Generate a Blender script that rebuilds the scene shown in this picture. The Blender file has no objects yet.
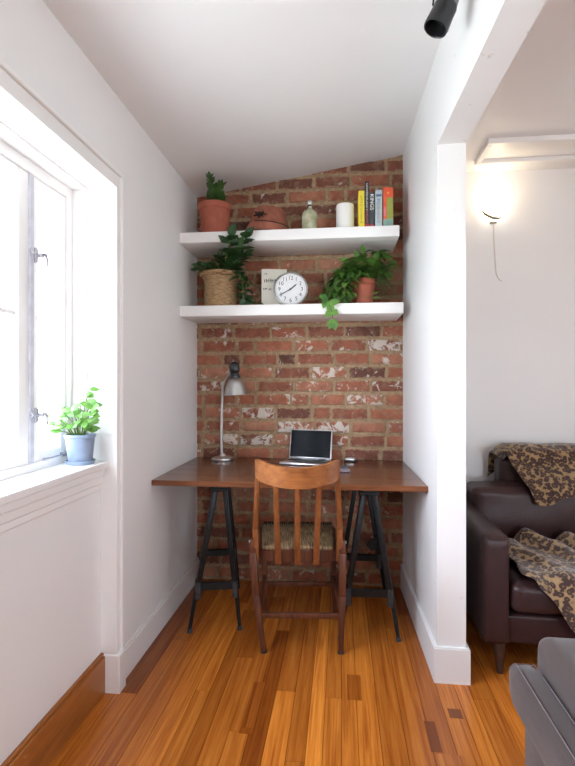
import bpy, bmesh, math, random
from mathutils import Vector, Matrix, noise
R = math.radians
PI = math.pi
sc = bpy.context.scene
COL = sc.collection
random.seed(7)

# ------------------------------------------------------------------ materials
def nodes(name):
    m = bpy.data.materials.new(name); m.use_nodes = True
    nt = m.node_tree; b = nt.nodes['Principled BSDF']
    return m, nt, b
def N(nt, typ, **kw):
    n = nt.nodes.new(typ)
    for k, v in kw.items():
        if k in n.inputs: n.inputs[k].default_value = v
        else: setattr(n, k, v)
    return n
def ramp(nt, stops):
    r = nt.nodes.new('ShaderNodeValToRGB'); e = r.color_ramp.elements
    while len(e) < len(stops): e.new(0.5)
    for i, (p, c) in enumerate(stops):
        e[i].position = p; e[i].color = (c[0], c[1], c[2], 1)
    return r
def mixc(nt, fac, a, b, blend='MIX'):
    m = nt.nodes.new('ShaderNodeMix'); m.data_type = 'RGBA'; m.blend_type = blend
    for s, v in ((m.inputs[0], fac), (m.inputs[6], a), (m.inputs[7], b)):
        if hasattr(v, 'is_linked'): nt.links.new(v, s)
        elif isinstance(v, (int, float)): s.default_value = v
        else: s.default_value = (v[0], v[1], v[2], 1)
    return m.outputs[2]
def math_(nt, op, a, b=None, clamp=False):
    m = nt.nodes.new('ShaderNodeMath'); m.operation = op; m.use_clamp = clamp
    for s, v in ((m.inputs[0], a), (m.inputs[1], b)):
        if v is None: continue
        if hasattr(v, 'is_linked'): nt.links.new(v, s)
        else: s.default_value = v
    return m.outputs[0]
def coords(nt, scale=(1,1,1), offset=None):
    t = nt.nodes.new('ShaderNodeTexCoord'); mp = nt.nodes.new('ShaderNodeMapping')
    mp.inputs['Scale'].default_value = scale
    nt.links.new(t.outputs['Object'], mp.inputs['Vector'])
    if offset is not None: nt.links.new(offset, mp.inputs['Location'])
    return mp.outputs['Vector']
def noise_(nt, vec, scale, detail=4, rough=.55, dist=0):
    n = N(nt, 'ShaderNodeTexNoise'); n.inputs['Scale'].default_value = scale
    n.inputs['Detail'].default_value = detail; n.inputs['Roughness'].default_value = rough
    n.inputs['Distortion'].default_value = dist
    nt.links.new(vec, n.inputs['Vector']); return n.outputs['Fac']
def bump(nt, b, h, strength=.3, dist=.002):
    bp = N(nt, 'ShaderNodeBump'); bp.inputs['Strength'].default_value = strength
    bp.inputs['Distance'].default_value = dist
    nt.links.new(h, bp.inputs['Height']); nt.links.new(bp.outputs['Normal'], b.inputs['Normal'])
def simple(name, c, rough=.5, metal=0, var=.12, scale=30, bmp=0, spec=None, coat=0, sub=0):
    m, nt, b = nodes(name)
    v = coords(nt); f = noise_(nt, v, scale)
    lo = [x*(1-var) for x in c]; hi = [min(1, x*(1+var)) for x in c]
    r = ramp(nt, [(.3, lo), (.7, hi)]); nt.links.new(f, r.inputs['Fac'])
    nt.links.new(r.outputs['Color'], b.inputs['Base Color'])
    b.inputs['Roughness'].default_value = rough; b.inputs['Metallic'].default_value = metal
    if spec is not None: b.inputs['Specular IOR Level'].default_value = spec
    if coat: b.inputs['Coat Weight'].default_value = coat
    if sub:
        b.inputs['Subsurface Weight'].default_value = sub; b.inputs['Subsurface Scale'].default_value = .01
    if bmp: bump(nt, b, f, bmp)
    return m
def paint(name, c, rough=.55, wear=0):
    m, nt, b = nodes(name)
    v = coords(nt)
    f = noise_(nt, v, 1.7, 3); r = ramp(nt, [(.3, [x*.97 for x in c]), (.7, c)])
    nt.links.new(f, r.inputs['Fac']); colr = r.outputs['Color']
    if wear:
        w = noise_(nt, v, 22, 6, .65, .4); k = ramp(nt, [(.665, (0,0,0)), (.70, (1,1,1))]); nt.links.new(w, k.inputs['Fac'])
        colr = mixc(nt, math_(nt, 'MULTIPLY', k.outputs['Color'], wear), colr, (.45,.40,.33))
    nt.links.new(colr, b.inputs['Base Color']); b.inputs['Roughness'].default_value = rough
    g = noise_(nt, v, 90, 4); bump(nt, b, g, .12, .001)
    return m
def wood(name, dark, mid, light, axis='Y', rough=.3, freq=26, attr=None, coat=0, spec=.5):
    """grain runs along axis; attr = per-board (tone, seed, 0) colour attribute"""
    m, nt, b = nodes(name)
    s = {'X': (1.6, freq, freq), 'Y': (freq, 1.6, freq), 'Z': (freq, freq, 1.6)}[axis]
    off = None
    if attr:
        a = N(nt, 'ShaderNodeAttribute'); a.attribute_name = attr
        sep = nt.nodes.new('ShaderNodeSeparateColor'); nt.links.new(a.outputs['Color'], sep.inputs[0])
        cmb = nt.nodes.new('ShaderNodeCombineXYZ')
        sd = math_(nt, 'MULTIPLY', sep.outputs[1], 91.0)
        for i in range(3): nt.links.new(sd, cmb.inputs[i])
        off = cmb.outputs[0]
    v = coords(nt, s, off)
    f1 = noise_(nt, v, 1.0, 5, .6, .8)
    f2 = noise_(nt, v, 3.4, 3, .6, .2)
    f = math_(nt, 'ADD', math_(nt, 'MULTIPLY', f1, .7), math_(nt, 'MULTIPLY', f2, .3))
    r = ramp(nt, [(.30, dark), (.50, mid), (.72, light)]); nt.links.new(f, r.inputs['Fac'])
    colr = r.outputs['Color']
    if attr:
        tr = ramp(nt, [(0, (.22,.15,.12)), (.25, (.55,.42,.36)), (.55, (.95,.90,.85)), (1, (1.35,1.35,1.25))])
        nt.links.new(sep.outputs[0], tr.inputs['Fac'])
        colr = mixc(nt, 1.0, colr, tr.outputs['Color'], 'MULTIPLY')
    nt.links.new(colr, b.inputs['Base Color'])
    b.inputs['Roughness'].default_value = rough; b.inputs['Specular IOR Level'].default_value = spec
    if coat: b.inputs['Coat Weight'].default_value = coat; b.inputs['Coat Roughness'].default_value = .15
    bump(nt, b, f, .15, .001)
    return m

WALL = paint('wall_paint', (.80,.795,.79))
CEIL = paint('ceiling_paint', (.82,.815,.815))
TRIM = paint('trim_paint', (.83,.82,.81), .4)
WORN = paint('worn_paint', (.765,.76,.755), .5, .5)
SHELFM = paint('shelf_paint', (.84,.83,.82), .4)
FLOORM = wood('pine_floor', (.27,.064,.010), (.50,.160,.022), (.68,.265,.045), 'Y', .25, 55, 'tone', 0, .5)
DESKM = wood('desk_wood', (.060,.019,.008), (.135,.044,.016), (.26,.094,.036), 'X', .25, 30, 'tone', .2)
CHAIRX = wood('chair_rail_wood', (.17,.055,.016), (.30,.105,.032), (.44,.175,.055), 'X', .3, 30, None, .25)
CHAIRZ = wood('chair_spindle_wood', (.13,.042,.014), (.22,.074,.024), (.33,.12,.038), 'Z', .32, 40, None, .2)
CHAIRD = wood('chair_leg_wood', (.045,.014,.008), (.095,.029,.014), (.17,.054,.022), 'Z', .42, 40, None, 0, .35)  # darker than the rail wood: wear, plus shade put into the colour
BASEW = wood('varnished_baseboard', (.22,.065,.016), (.36,.125,.03), (.47,.18,.045), 'Y', .35, 22)
BLACK = simple('black_iron', (.016,.018,.020), .42, .6, .3, 60, .2)
BLACKP = simple('black_plastic', (.015,.015,.017), .3, 0, .1)
IRON = simple('worn_grey_iron', (.06,.065,.07), .45, .7, .4, 50, .3)
STEEL = simple('brushed_steel', (.55,.55,.54), .3, 1, .08, 80)
ALU = simple('aluminium', (.62,.62,.64), .32, .9, .04, 60)
BRASS = simple('aged_brass', (.35,.24,.09), .4, .8, .2)
TERRA = simple('terracotta', (.34,.090,.050), .75, 0, .15, 22, .15)
TERRAD = simple('dark_terracotta', (.26,.085,.05), .8, 0, .25, 22, .2)
SOIL = simple('soil', (.035,.022,.014), .95, 0, .5, 120, .8)
CERAM = simple('blue_grey_ceramic', (.22,.28,.38), .45, 0, .12, 14)
CANDLE = simple('candle_wax', (.80,.79,.765), .5, 0, .03, 10)
PAPER = simple('cream_card', (.68,.65,.56), .7, 0, .06, 12)
INK = simple('black_ink', (.03,.03,.03), .7, 0, .1)
CLOCKF = simple('clock_dial', (.80,.81,.82), .4, 0, .03)
STEM = simple('plant_stem', (.10,.16,.04), .6, 0, .2)
CORDM = simple('white_cord', (.72,.69,.64), .5, 0, .05)
DARK = simple('black_hollow', (.012,.008,.006), .9, 0, .3)
PAGES = simple('book_pages', (.70,.66,.56), .8, 0, .1, 90)
def cover(name, c, r=.45): return simple(name, c, r, 0, .08, 60)

def leafmat(name, dark, light, trans=.25, rough=.38):
    m, nt, b = nodes(name)
    v = coords(nt); f = noise_(nt, v, 14, 3)
    r = ramp(nt, [(.3, dark), (.7, light)]); nt.links.new(f, r.inputs['Fac'])
    nt.links.new(r.outputs['Color'], b.inputs['Base Color']); b.inputs['Roughness'].default_value = rough
    out = nt.nodes['Material Output']
    t = N(nt, 'ShaderNodeBsdfTranslucent'); nt.links.new(r.outputs['Color'], t.inputs['Color'])
    mx = N(nt, 'ShaderNodeMixShader'); mx.inputs[0].default_value = trans
    nt.links.new(b.outputs[0], mx.inputs[1]); nt.links.new(t.outputs[0], mx.inputs[2])
    nt.links.new(mx.outputs[0], out.inputs['Surface'])
    return m
LEAF_D = leafmat('dark_leaf', (.018,.055,.018), (.05,.12,.035))
LEAF_S = leafmat('succulent_leaf', (.02,.06,.015), (.08,.17,.04))
LEAF_M = leafmat('trailing_leaf', (.03,.09,.016), (.14,.30,.05))
LEAF_B = leafmat('bright_leaf', (.07,.22,.045), (.24,.46,.10), .4)
GRASSY = leafmat('wispy_leaf', (.05,.08,.02), (.12,.15,.05))

def glassy(name, tint=(1,1,1), ior=1.45, fac=.08):
    m, nt, b = nodes(name); out = nt.nodes['Material Output']; nt.nodes.remove(b)
    tr = N(nt, 'ShaderNodeBsdfTransparent'); tr.inputs['Color'].default_value = (*tint, 1)
    gl = N(nt, 'ShaderNodeBsdfGlossy'); gl.inputs['Roughness'].default_value = .03
    lw = N(nt, 'ShaderNodeLayerWeight'); lw.inputs['Blend'].default_value = .5
    nz = noise_(nt, coords(nt), 3, 2); p5 = math_(nt, 'MULTIPLY', math_(nt, 'POWER', lw.outputs['Facing'], 5.0), .7)
    add = math_(nt, 'ADD', math_(nt, 'ADD', p5, .02), math_(nt, 'MULTIPLY', nz, fac*.2))
    mx = N(nt, 'ShaderNodeMixShader'); nt.links.new(add, mx.inputs[0])
    nt.links.new(tr.outputs[0], mx.inputs[1]); nt.links.new(gl.outputs[0], mx.inputs[2]); nt.links.new(mx.outputs[0], out.inputs['Surface'])
    return m
PANE = glassy('window_glass', (.97,.98,.99))
LENS = glassy('clock_glass', (.98,.98,.98))
def bottle_glass():
    m, nt, b = nodes('pale_green_glass')
    v = coords(nt); f = noise_(nt, v, 25, 3)
    r = ramp(nt, [(.35, (.40,.41,.23)), (.65, (.66,.64,.47))]); nt.links.new(f, r.inputs['Fac'])
    nt.links.new(r.outputs['Color'], b.inputs['Base Color'])
    b.inputs['Roughness'].default_value = .08; b.inputs['Transmission Weight'].default_value = .35
    return m
BOTTLE = bottle_glass()

def leather(name, c, rough=.38, bs=160):
    m, nt, b = nodes(name)
    v = coords(nt); f = noise_(nt, v, 5, 4)
    r = ramp(nt, [(.3, [x*.8 for x in c]), (.7, [x*1.2 for x in c])]); nt.links.new(f, r.inputs['Fac'])
    nt.links.new(r.outputs['Color'], b.inputs['Base Color']); b.inputs['Roughness'].default_value = rough
    vo = N(nt, 'ShaderNodeTexVoronoi'); vo.inputs['Scale'].default_value = bs; nt.links.new(v, vo.inputs['Vector'])
    h = math_(nt, 'ADD', vo.outputs['Distance'], math_(nt, 'MULTIPLY', noise_(nt, v, 9, 3), 2.5)); bump(nt, b, h, .25, .002)
    return m
LEATHER = leather('brown_leather', (.036,.016,.016), .40)
LEATHER.node_tree.nodes['Principled BSDF'].inputs['Specular IOR Level'].default_value = .3
VELVET = leather('taupe_corduroy', (.052,.034,.031), .85, 400)
VELVET.node_tree.nodes['Principled BSDF'].inputs['Sheen Weight'].default_value = .2
SEAM = simple('pale_seam', (.17,.14,.145), .8)
LEGW = simple('dark_wood_leg', (.045,.022,.015), .35, 0, .3, 30)

def leopard():
    m, nt, b = nodes('leopard_fleece')
    v0 = coords(nt)
    w = N(nt, 'ShaderNodeTexNoise'); w.inputs['Scale'].default_value = 14; nt.links.new(v0, w.inputs['Vector'])
    va = N(nt, 'ShaderNodeVectorMath'); va.operation = 'MULTIPLY_ADD'
    nt.links.new(w.outputs['Color'], va.inputs[0]); va.inputs[1].default_value = (.035,.035,.035); nt.links.new(v0, va.inputs[2])
    vo = N(nt, 'ShaderNodeTexVoronoi'); vo.inputs['Scale'].default_value = 46; nt.links.new(va.outputs[0], vo.inputs['Vector'])
    d = vo.outputs['Distance']
    r = ramp(nt, [(0, (.14,.07,.032)), (.20, (.12,.058,.027)), (.27, (.036,.014,.011)), (.56, (.04,.016,.013)), (.63, (.25,.155,.068)), (1, (.33,.22,.105))])
    nt.links.new(d, r.inputs['Fac'])
    br = noise_(nt, v0, 38, 2); k = ramp(nt, [(.60, (0,0,0)), (.68, (1,1,1))]); nt.links.new(br, k.inputs['Fac'])
    c = mixc(nt, math_(nt, 'MULTIPLY', k.outputs['Color'], .75), r.outputs['Color'], (.27,.17,.075))
    nt.links.new(c, b.inputs['Base Color']); b.inputs['Roughness'].default_value = .9
    b.inputs['Sheen Weight'].default_value = .3
    bump(nt, b, noise_(nt, v0, 260, 2), .5, .002)
    return m
LEO = leopard()

def brickmat():
    m, nt, b = nodes('old_brick')
    a = N(nt, 'ShaderNodeAttribute'); a.attribute_name = 'tone'
    sep = nt.nodes.new('ShaderNodeSeparateColor'); nt.links.new(a.outputs['Color'], sep.inputs[0])
    v = coords(nt)
    n1 = noise_(nt, v, 18, 6, .6); n2 = noise_(nt, v, 60, 5, .65); n3 = noise_(nt, v, 17, 8, .68, .5)
    base = ramp(nt, [(0, (.12,.048,.034)), (.3, (.24,.080,.048)), (.6, (.37,.122,.064)), (1, (.43,.19,.115))]); nt.links.new(sep.outputs[0], base.inputs['Fac'])
    sh = ramp(nt, [(.25, (.62,.60,.60)), (.75, (1.25,1.25,1.25))]); nt.links.new(n1, sh.inputs['Fac'])
    c = mixc(nt, 1, base.outputs['Color'], sh.outputs['Color'], 'MULTIPLY')
    # mortar smeared over the faces
    k0 = ramp(nt, [(.50, (0,0,0)), (.64, (1,1,1))]); nt.links.new(noise_(nt, v, 28, 8, .72, .3), k0.inputs['Fac'])
    c = mixc(nt, math_(nt, 'MULTIPLY', k0.outputs['Color'], .42), c, (.33,.23,.145))
    # ragged brick edges: mortar laps over them
    pa = N(nt, 'ShaderNodeAttribute'); pa.attribute_name = 'place'; ps = nt.nodes.new('ShaderNodeSeparateColor'); nt.links.new(pa.outputs['Color'], ps.inputs[0])
    ed = lambda o: math_(nt, 'MINIMUM', o, math_(nt, 'SUBTRACT', 1.0, o))
    dd = math_(nt, 'MINIMUM', math_(nt, 'MULTIPLY', ed(ps.outputs[0]), ps.outputs[2]), math_(nt, 'MULTIPLY', ed(ps.outputs[1]), .0635))
    en = math_(nt, 'MULTIPLY', math_(nt, 'SUBTRACT', noise_(nt, v, 40, 5, .65), .5), .050)
    kk = ramp(nt, [(.34, (1,1,1)), (.50, (0,0,0))]); nt.links.new(math_(nt, 'MULTIPLY', math_(nt, 'ADD', dd, en), 90.0), kk.inputs['Fac'])
    c = mixc(nt, math_(nt, 'MULTIPLY', kk.outputs['Color'], .85), c, (.34,.228,.135))
    # dark specks
    k2 = ramp(nt, [(.66, (0,0,0)), (.74, (1,1,1))]); nt.links.new(n2, k2.inputs['Fac'])
    c = mixc(nt, math_(nt, 'MULTIPLY', k2.outputs['Color'], .6), c, (.06,.03,.025))
    # remains of white paint
    wm = math_(nt, 'ADD', n3, math_(nt, 'MULTIPLY', sep.outputs[2], .24))
    k = ramp(nt, [(.64, (0,0,0)), (.685, (1,1,1))]); nt.links.new(wm, k.inputs['Fac'])
    c = mixc(nt, math_(nt, 'MULTIPLY', k.outputs['Color'], .9), c, (.62,.57,.50))
    nt.links.new(c, b.inputs['Base Color']); b.inputs['Roughness'].default_value = .85
    bump(nt, b, math_(nt, 'ADD', n1, n2), .8, .006)
    return m
BRICK = brickmat()
MORTAR = simple('lime_mortar', (.345,.235,.14), .95, 0, .3, 45, .8)

# ------------------------------------------------------------------ mesh builder
class MB:
    def __init__(s): s.bm = bmesh.new(); s.lay = None
    def tone(s):
        fc = s.bm.loops.layers.float_color
        return fc['tone'] if 'tone' in fc else fc.new('tone')
    def faces_tone(s, faces, c):
        l = s.tone()
        for f in faces:
            for lp in f.loops: lp[l] = (c[0], c[1], c[2], 1)
    def box(s, x0, x1, y0, y1, z0, z1, bev=0, seg=1, mi=0):
        g = bmesh.ops.create_cube(s.bm, size=1)['verts']
        for v in g:
            v.co = Vector(((x0+x1)/2 + v.co.x*(x1-x0), (y0+y1)/2 + v.co.y*(y1-y0), (z0+z1)/2 + v.co.z*(z1-z0)))
        fs = list({f for v in g for f in v.link_faces})
        for f in fs: f.material_index = mi
        if bev:
            es = list({e for v in g for e in v.link_edges})
            r = bmesh.ops.bevel(s.bm, geom=es, offset=bev, segments=seg, affect='EDGES', profile=.5)
            fs = list({f for v in r['verts'] for f in v.link_faces})
        return fs
    def prism(s, pts, z0, z1, mi=0, ax='Z'):
        def P(a, b, c): return {'Z': (a, b, c), 'Y': (a, c, b), 'X': (c, a, b)}[ax]
        lo = [s.bm.verts.new(P(x, y, z0)) for x, y in pts]; hi = [s.bm.verts.new(P(x, y, z1)) for x, y in pts]
        n = len(pts); fs = [s.bm.faces.new(lo[::-1]), s.bm.faces.new(hi)]
        for i in range(n): fs.append(s.bm.faces.new((lo[i], lo[(i+1) % n], hi[(i+1) % n], hi[i])))
        for f in fs: f.material_index = mi
        bmesh.ops.recalc_face_normals(s.bm, faces=fs)
        return fs
    def bar(s, a, b, w, h, w2=None, h2=None, up=(0,0,1), bev=0):
        """rectangular bar from a to b, w across, h along up"""
        a, b = Vector(a), Vector(b); d = (b-a).normalized(); u = Vector(up)
        x = d.cross(u)
        if x.length < 1e-4: x = d.cross(Vector((0,1,0)))
        x.normalize(); y = x.cross(d); w2 = w2 or w; h2 = h2 or h
        vs = []
        for p, ww, hh in ((a, w, h), (b, w2, h2)):
            vs.append([s.bm.verts.new(p + x*sx*ww/2 + y*sy*hh/2) for sx, sy in ((-1,-1),(1,-1),(1,1),(-1,1))])
        fs = [s.bm.faces.new(vs[0][::-1]), s.bm.faces.new(vs[1])]
        for i in range(4): fs.append(s.bm.faces.new((vs[0][i], vs[0][(i+1)%4], vs[1][(i+1)%4], vs[1][i])))
        bmesh.ops.recalc_face_normals(s.bm, faces=fs)
        if bev:
            bmesh.ops.bevel(s.bm, geom=list({e for f in fs for e in f.edges}), offset=bev, segments=2, affect='EDGES', profile=.5)
        return fs
    def tube(s, pts, r, n=10, cap=True, mi=0, flat=1.0):
        pts = [Vector(p) for p in pts]; rr = r if isinstance(r, (list, tuple)) else [r]*len(pts)
        rings = []; ref = None
        for i, p in enumerate(pts):
            d = (pts[min(i+1, len(pts)-1)] - pts[max(i-1, 0)]).normalized()
            if ref is None: ref = Vector((0,0,1)) if abs(d.z) < .9 else Vector((1,0,0))
            x = d.cross(ref).normalized(); y = x.cross(d).normalized(); ref = y
            rings.append([s.bm.verts.new(p + (x*math.cos(2*PI*k/n)*flat + y*math.sin(2*PI*k/n))*rr[i]) for k in range(n)])
        fs = []
        for a, b in zip(rings, rings[1:]):
            for k in range(n): fs.append(s.bm.faces.new((a[k], a[(k+1)%n], b[(k+1)%n], b[k])))
        if cap:
            fs.append(s.bm.faces.new(rings[0][::-1])); fs.append(s.bm.faces.new(rings[-1]))
        for f in fs: f.material_index = mi
        bmesh.ops.recalc_face_normals(s.bm, faces=fs)
        return fs
    def lathe(s, prof, n=32, c=(0,0,0), mi=0, fn=None):
        rings = []
        for r, z in prof:
            if r < 1e-6: rings.append([s.bm.verts.new((c[0], c[1], c[2]+z))]*n)
            else:
                ring = []
                for k in range(n):
                    a = 2*PI*k/n; q = r if fn is None else fn(r, z, a)
                    ring.append(s.bm.verts.new((c[0]+q*math.cos(a), c[1]+q*math.sin(a), c[2]+z)))
                rings.append(ring)
        fs = []
        for a, b in zip(rings, rings[1:]):
            for k in range(n):
                q = []
                for v in (a[k], a[(k+1)%n], b[(k+1)%n], b[k]):
                    if v not in q: q.append(v)
                if len(q) >= 3: fs.append(s.bm.faces.new(q))
        for f in fs: f.material_index = mi
        bmesh.ops.recalc_face_normals(s.bm, faces=fs)
        return fs
    def soft(s, x0, x1, y0, y1, z0, z1, r=.03, crown=(0,0,0), n=14, wob=0, seed=0):
        """upholstered block with rounded edges and crowned faces"""
        c = Vector(((x0+x1)/2, (y0+y1)/2, (z0+z1)/2)); h = Vector(((x1-x0)/2, (y1-y0)/2, (z1-z0)/2))
        r = min(r, h.x*.98, h.y*.98, h.z*.98)
        old = set(s.bm.verts)
        g = bmesh.ops.create_cube(s.bm, size=2)['verts']
        es = list({e for v in g for e in v.link_edges})
        bmesh.ops.subdivide_edges(s.bm, edges=es, cuts=n, use_grid_fill=True)
        vs = [v for v in s.bm.verts if v not in old]
        for v in vs:
            q = v.co.copy()
            # crowd the rows towards the edges so that the rounding stays smooth
            q = Vector([math.copysign(abs(t)**.75, t) for t in q])
            p = Vector((q.x*h.x, q.y*h.y, q.z*h.z))
            i = Vector([max(-(h[k]-r), min(h[k]-r, p[k])) for k in range(3)])
            d = p - i
            if d.length > 1e-9: p = i + d.normalized()*r
            for k in range(3):
                a, b_ = [(1,2),(0,2),(0,1)][k]
                p[k] += crown[k]*q[k]*(1-q[a]**2)*(1-q[b_]**2)
            if wob:
                nv = noise.noise_vector((p+c)*9 + Vector((seed,0,0))); p += nv*wob
            v.co = c + p
        return [f for f in {f for v in vs for f in v.link_faces}]
    def leaf(s, base, d, nrm, L, W, droop=.25, fold=.25, seg=5, mi=0, power=.8):
        base, d, nrm = Vector(base), Vector(d).normalized(), Vector(nrm)
        x = d.cross(nrm)
        if x.length < 1e-3: x = d.cross(Vector((.3,.5,.8)))
        x.normalize(); up = x.cross(d).normalized(); rows = []
        for i in range(seg+1):
            t = i/seg; w = W/2*math.sin(PI*min(1, max(.03, t**power)))
            if i == seg: w = W*.02
            p = base + d*(L*t) - up*(droop*L*t*t)
            rows.append([s.bm.verts.new(p - x*w + up*fold*w), s.bm.verts.new(p), s.bm.verts.new(p + x*w + up*fold*w)])
        for a, b in zip(rows, rows[1:]):
            for k in (0, 1):
                f = s.bm.faces.new((a[k], a[k+1], b[k+1], b[k])); f.material_index = mi
    def text(s, body, size, M, mi=0, depth=0):
        cu = bpy.data.curves.new('t', 'FONT'); cu.body = body; cu.size = size; cu.align_x = 'CENTER'; cu.align_y = 'CENTER'; cu.extrude = depth
        o = bpy.data.objects.new('t', cu); COL.objects.link(o)
        dg = bpy.context.evaluated_depsgraph_get(); dg.update()
        me = bpy.data.meshes.new_from_object(o.evaluated_get(dg)); me.transform(M)
        n0 = len(s.bm.faces); s.bm.from_mesh(me); s.bm.faces.ensure_lookup_table()
        for f in s.bm.faces[n0:]: f.material_index = mi
        bpy.data.objects.remove(o); bpy.data.curves.remove(cu); bpy.data.meshes.remove(me)
    def xform(s, M): bmesh.ops.transform(s.bm, matrix=M, verts=s.bm.verts[:])
    def build(s, name, mat, parent=None, smooth=40):
        me = bpy.data.meshes.new(name); s.bm.to_mesh(me); s.bm.free()
        for m in (mat if isinstance(mat, (list, tuple)) else [mat]): me.materials.append(m)
        if smooth:
            for p in me.polygons: p.use_smooth = True
            me.set_sharp_from_angle(angle=R(smooth))
        o = bpy.data.objects.new(name, me); COL.objects.link(o)
        if parent is not None: o.parent = parent
        return o

def tag(o, label=None, cat=None, group=None, kind=None):
    for k, v in (('label', label), ('category', cat), ('group', group), ('kind', kind)):
        if v: o[k] = v
    return o
def thing(name, loc, label, cat, rz=0, group=None, kind=None):
    o = bpy.data.objects.new(name, None); COL.objects.link(o); o.empty_display_size = .05
    o.location = loc; o.rotation_euler = (0, 0, rz)
    return tag(o, label, cat, group, kind)
def struct(o, label, cat): return tag(o, label, cat, None, 'structure')

# ------------------------------------------------------------------ the room
ZC = lambda x: 2.336 + .161*(x + .884)           # sloping ceiling of the nook
XR = lambda y: .381 + .030*(2.0 - y)             # nook side of the right-hand wall
BACK = 2.907
CAM_Z = 1.2

# floor: individual pine boards in one mesh
b = MB(); b.tone()
rng = random.Random(11)
x = -1.2; k = 0
while x < 3.3:
    w = rng.choice((.055, .062, .07, .075, .083))
    y = -2.6 - rng.random()*.8
    while y < 3.0:
        L = rng.uniform(.7, 2.2); t = min(1, max(.22, rng.gauss(.60, .19))); sd = rng.random()
        y1 = min(y+L, 3.0)
        if y1 > -2.6: b.faces_tone(b.box(x+.0009, x+w-.0009, max(y, -2.6)+.0006, y1-.0006, -.02, 0), (t, sd, 0))
        y += L
    x += w; k += 1
for x0, x1, y0, y1, t in ((-.352,-.306,1.669,1.93,.34), (-.352,-.306,1.640,1.668,.24), (.385,.432,1.80,1.85,.12), (.288,.325,1.628,1.772,.10), (.30,.40,1.515,1.62,.45), (.02,.075,1.86,2.02,.35)):
    b.faces_tone(b.box(x0, x1, y0, y1, -.02, .0006), (t, rng.random(), 0))
b.faces_tone(b.box(-1.3, 3.4, -2.7, 3.1, -.05, -.006), (0, .5, 0))
struct(b.build('floor', FLOORM, None, 0), 'orange varnished pine board floor running into the nook', 'floor')

# left wall with the window niche
ROOMY = -2.6
b = MB()
NY0, NY1 = .38, 1.797
b.box(-1.16, -.884, ROOMY, NY1, 1.96, 2.75)
b.box(-1.16, -.884, NY1, 3.0, 0, 2.75)
b.box(-1.16, -.928, NY0, NY1, 0, .872)
b.box(-1.16, -.884, ROOMY, NY0, 0, 1.96)
struct(b.build('wall_left', WALL, None, 0), 'white plaster wall with the window in it', 'wall')
# brick back wall
b = MB(); b.bm.loops.layers.float_color.new('place'); b.tone()
b.faces_tone(b.box(-.95, .42, BACK+.008, 3.05, 0, 2.75, mi=1), (.5,.5,0))
WHITE = [(484,65,.9,.06),(523,65,.9,.06),(345,145,.9,.07),(320,145,.7,.04),(490,218,.9,.07),(190,258,.95,.07),(262,295,.9,.05),(412,295,.85,.05),(120,332,.85,.06),(367,103,.6,.04),(508,103,.6,.04),(342,65,.5,.05),(320,182,.7,.05),(247,220,.5,.04),(25,180,.4,.06),(20,145,.4,.05),(420,182,.3,.06)]
def back_pt(px, py):
    u = 195 + px/2.738; v = 320 + py/2.738; t = (u-287.5)/487
    s_ = BACK/(t*.1112+.9938); return (s_*(t*.9938-.1112), CAM_Z + (383-v)*s_/487)
WP = [(*back_pt(a, c), w, r) for a, c, w, r in WHITE]
rng = random.Random(5)
row = 0; z = 1.14 - .081*14
while z < 2.62:
    xx = -.93 - (.11 if row % 2 else .02) - rng.random()*.05
    while xx < .40:
        L = .222 if rng.random() > .16 else .115
        L *= rng.uniform(.95, 1.05)
        x0, x1 = max(xx, -.93)+.008, min(xx+L, .40)-.008
        if x1 - x0 > .02:
            cx, cz = (x0+x1)/2, z+.0405
            t = min(1, max(0, rng.gauss(.52, .28))); wh = max(0, rng.gauss(.10, .12))
            for wx, wz, wv, wr in WP:
                if x0 - .01 < wx < x1 + .01 and abs(wz-cz) < .042: wh = max(wh, wv*.75)
            if z > 1.95: wh *= .6; t *= .75  # above the upper shelf: shade put into the brick tone, less white
            j = lambda: rng.uniform(-.003, .003)
            pr = rng.uniform(-.003, .003)
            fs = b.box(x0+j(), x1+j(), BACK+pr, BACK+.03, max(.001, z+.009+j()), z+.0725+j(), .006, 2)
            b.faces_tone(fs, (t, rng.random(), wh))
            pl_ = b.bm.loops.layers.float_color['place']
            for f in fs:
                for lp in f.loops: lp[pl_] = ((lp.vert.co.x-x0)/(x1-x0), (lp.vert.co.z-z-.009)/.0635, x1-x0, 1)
        xx += L
    z += .081; row += 1
struct(b.build('wall_back', [BRICK, MORTAR], None, 50), 'old red brick wall with remains of white paint', 'wall')
# right-hand wall of the nook: short wall ending in a post, header beam towards the camera
b = MB()
b.prism([(XR(3.0), 3.0), (.493, 3.0), (.493, 2.015), (XR(2.015), 2.015)], 0, 2.75)
b.prism([(XR(2.015), 2.015), (.493, 2.015), (.493+.022*4.6, ROOMY), (XR(ROOMY)+.02, ROOMY)], 2.159, 2.75)
struct(b.build('wall_right', WORN, None, 0), 'white wall end post and header beam beside the nook', 'wall')
b = MB(); b.box(XR(3.0)+.02, 3.3, 2.95, 3.05, 0, 2.75)
struct(b.build('wall_side', WALL, None, 0), 'plain white wall behind the brown sofa', 'wall')
b = MB()
for y0, y1, z0, z1 in ((ROOMY, -.3, 0, 2.75), (.2, 3.0, 0, 2.75), (-.3, .2, 0, 1.1), (-.3, .2, 1.75, 2.75)): b.box(3.2, 3.3, y0, y1, z0, z1)  # unseen opening added to let more daylight onto the side ceiling
struct(b.build('wall_far', WALL, None, 0), 'white wall at the far side of the living room', 'wall')
# wall behind the camera with a wide window opening
b = MB(); RY = ROOMY
for x0, x1, z0, z1 in ((-1.2, 1.2, 0, 2.75), (2.15, 3.3, 0, 2.75), (1.2, 2.15, 0, .8), (1.2, 2.15, 1.85, 2.75)):
    b.box(x0, x1, RY-.1, RY, z0, z1)
struct(b.build('wall_rear', WALL, None, 0), 'white wall behind the camera with a window opening', 'wall')
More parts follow.
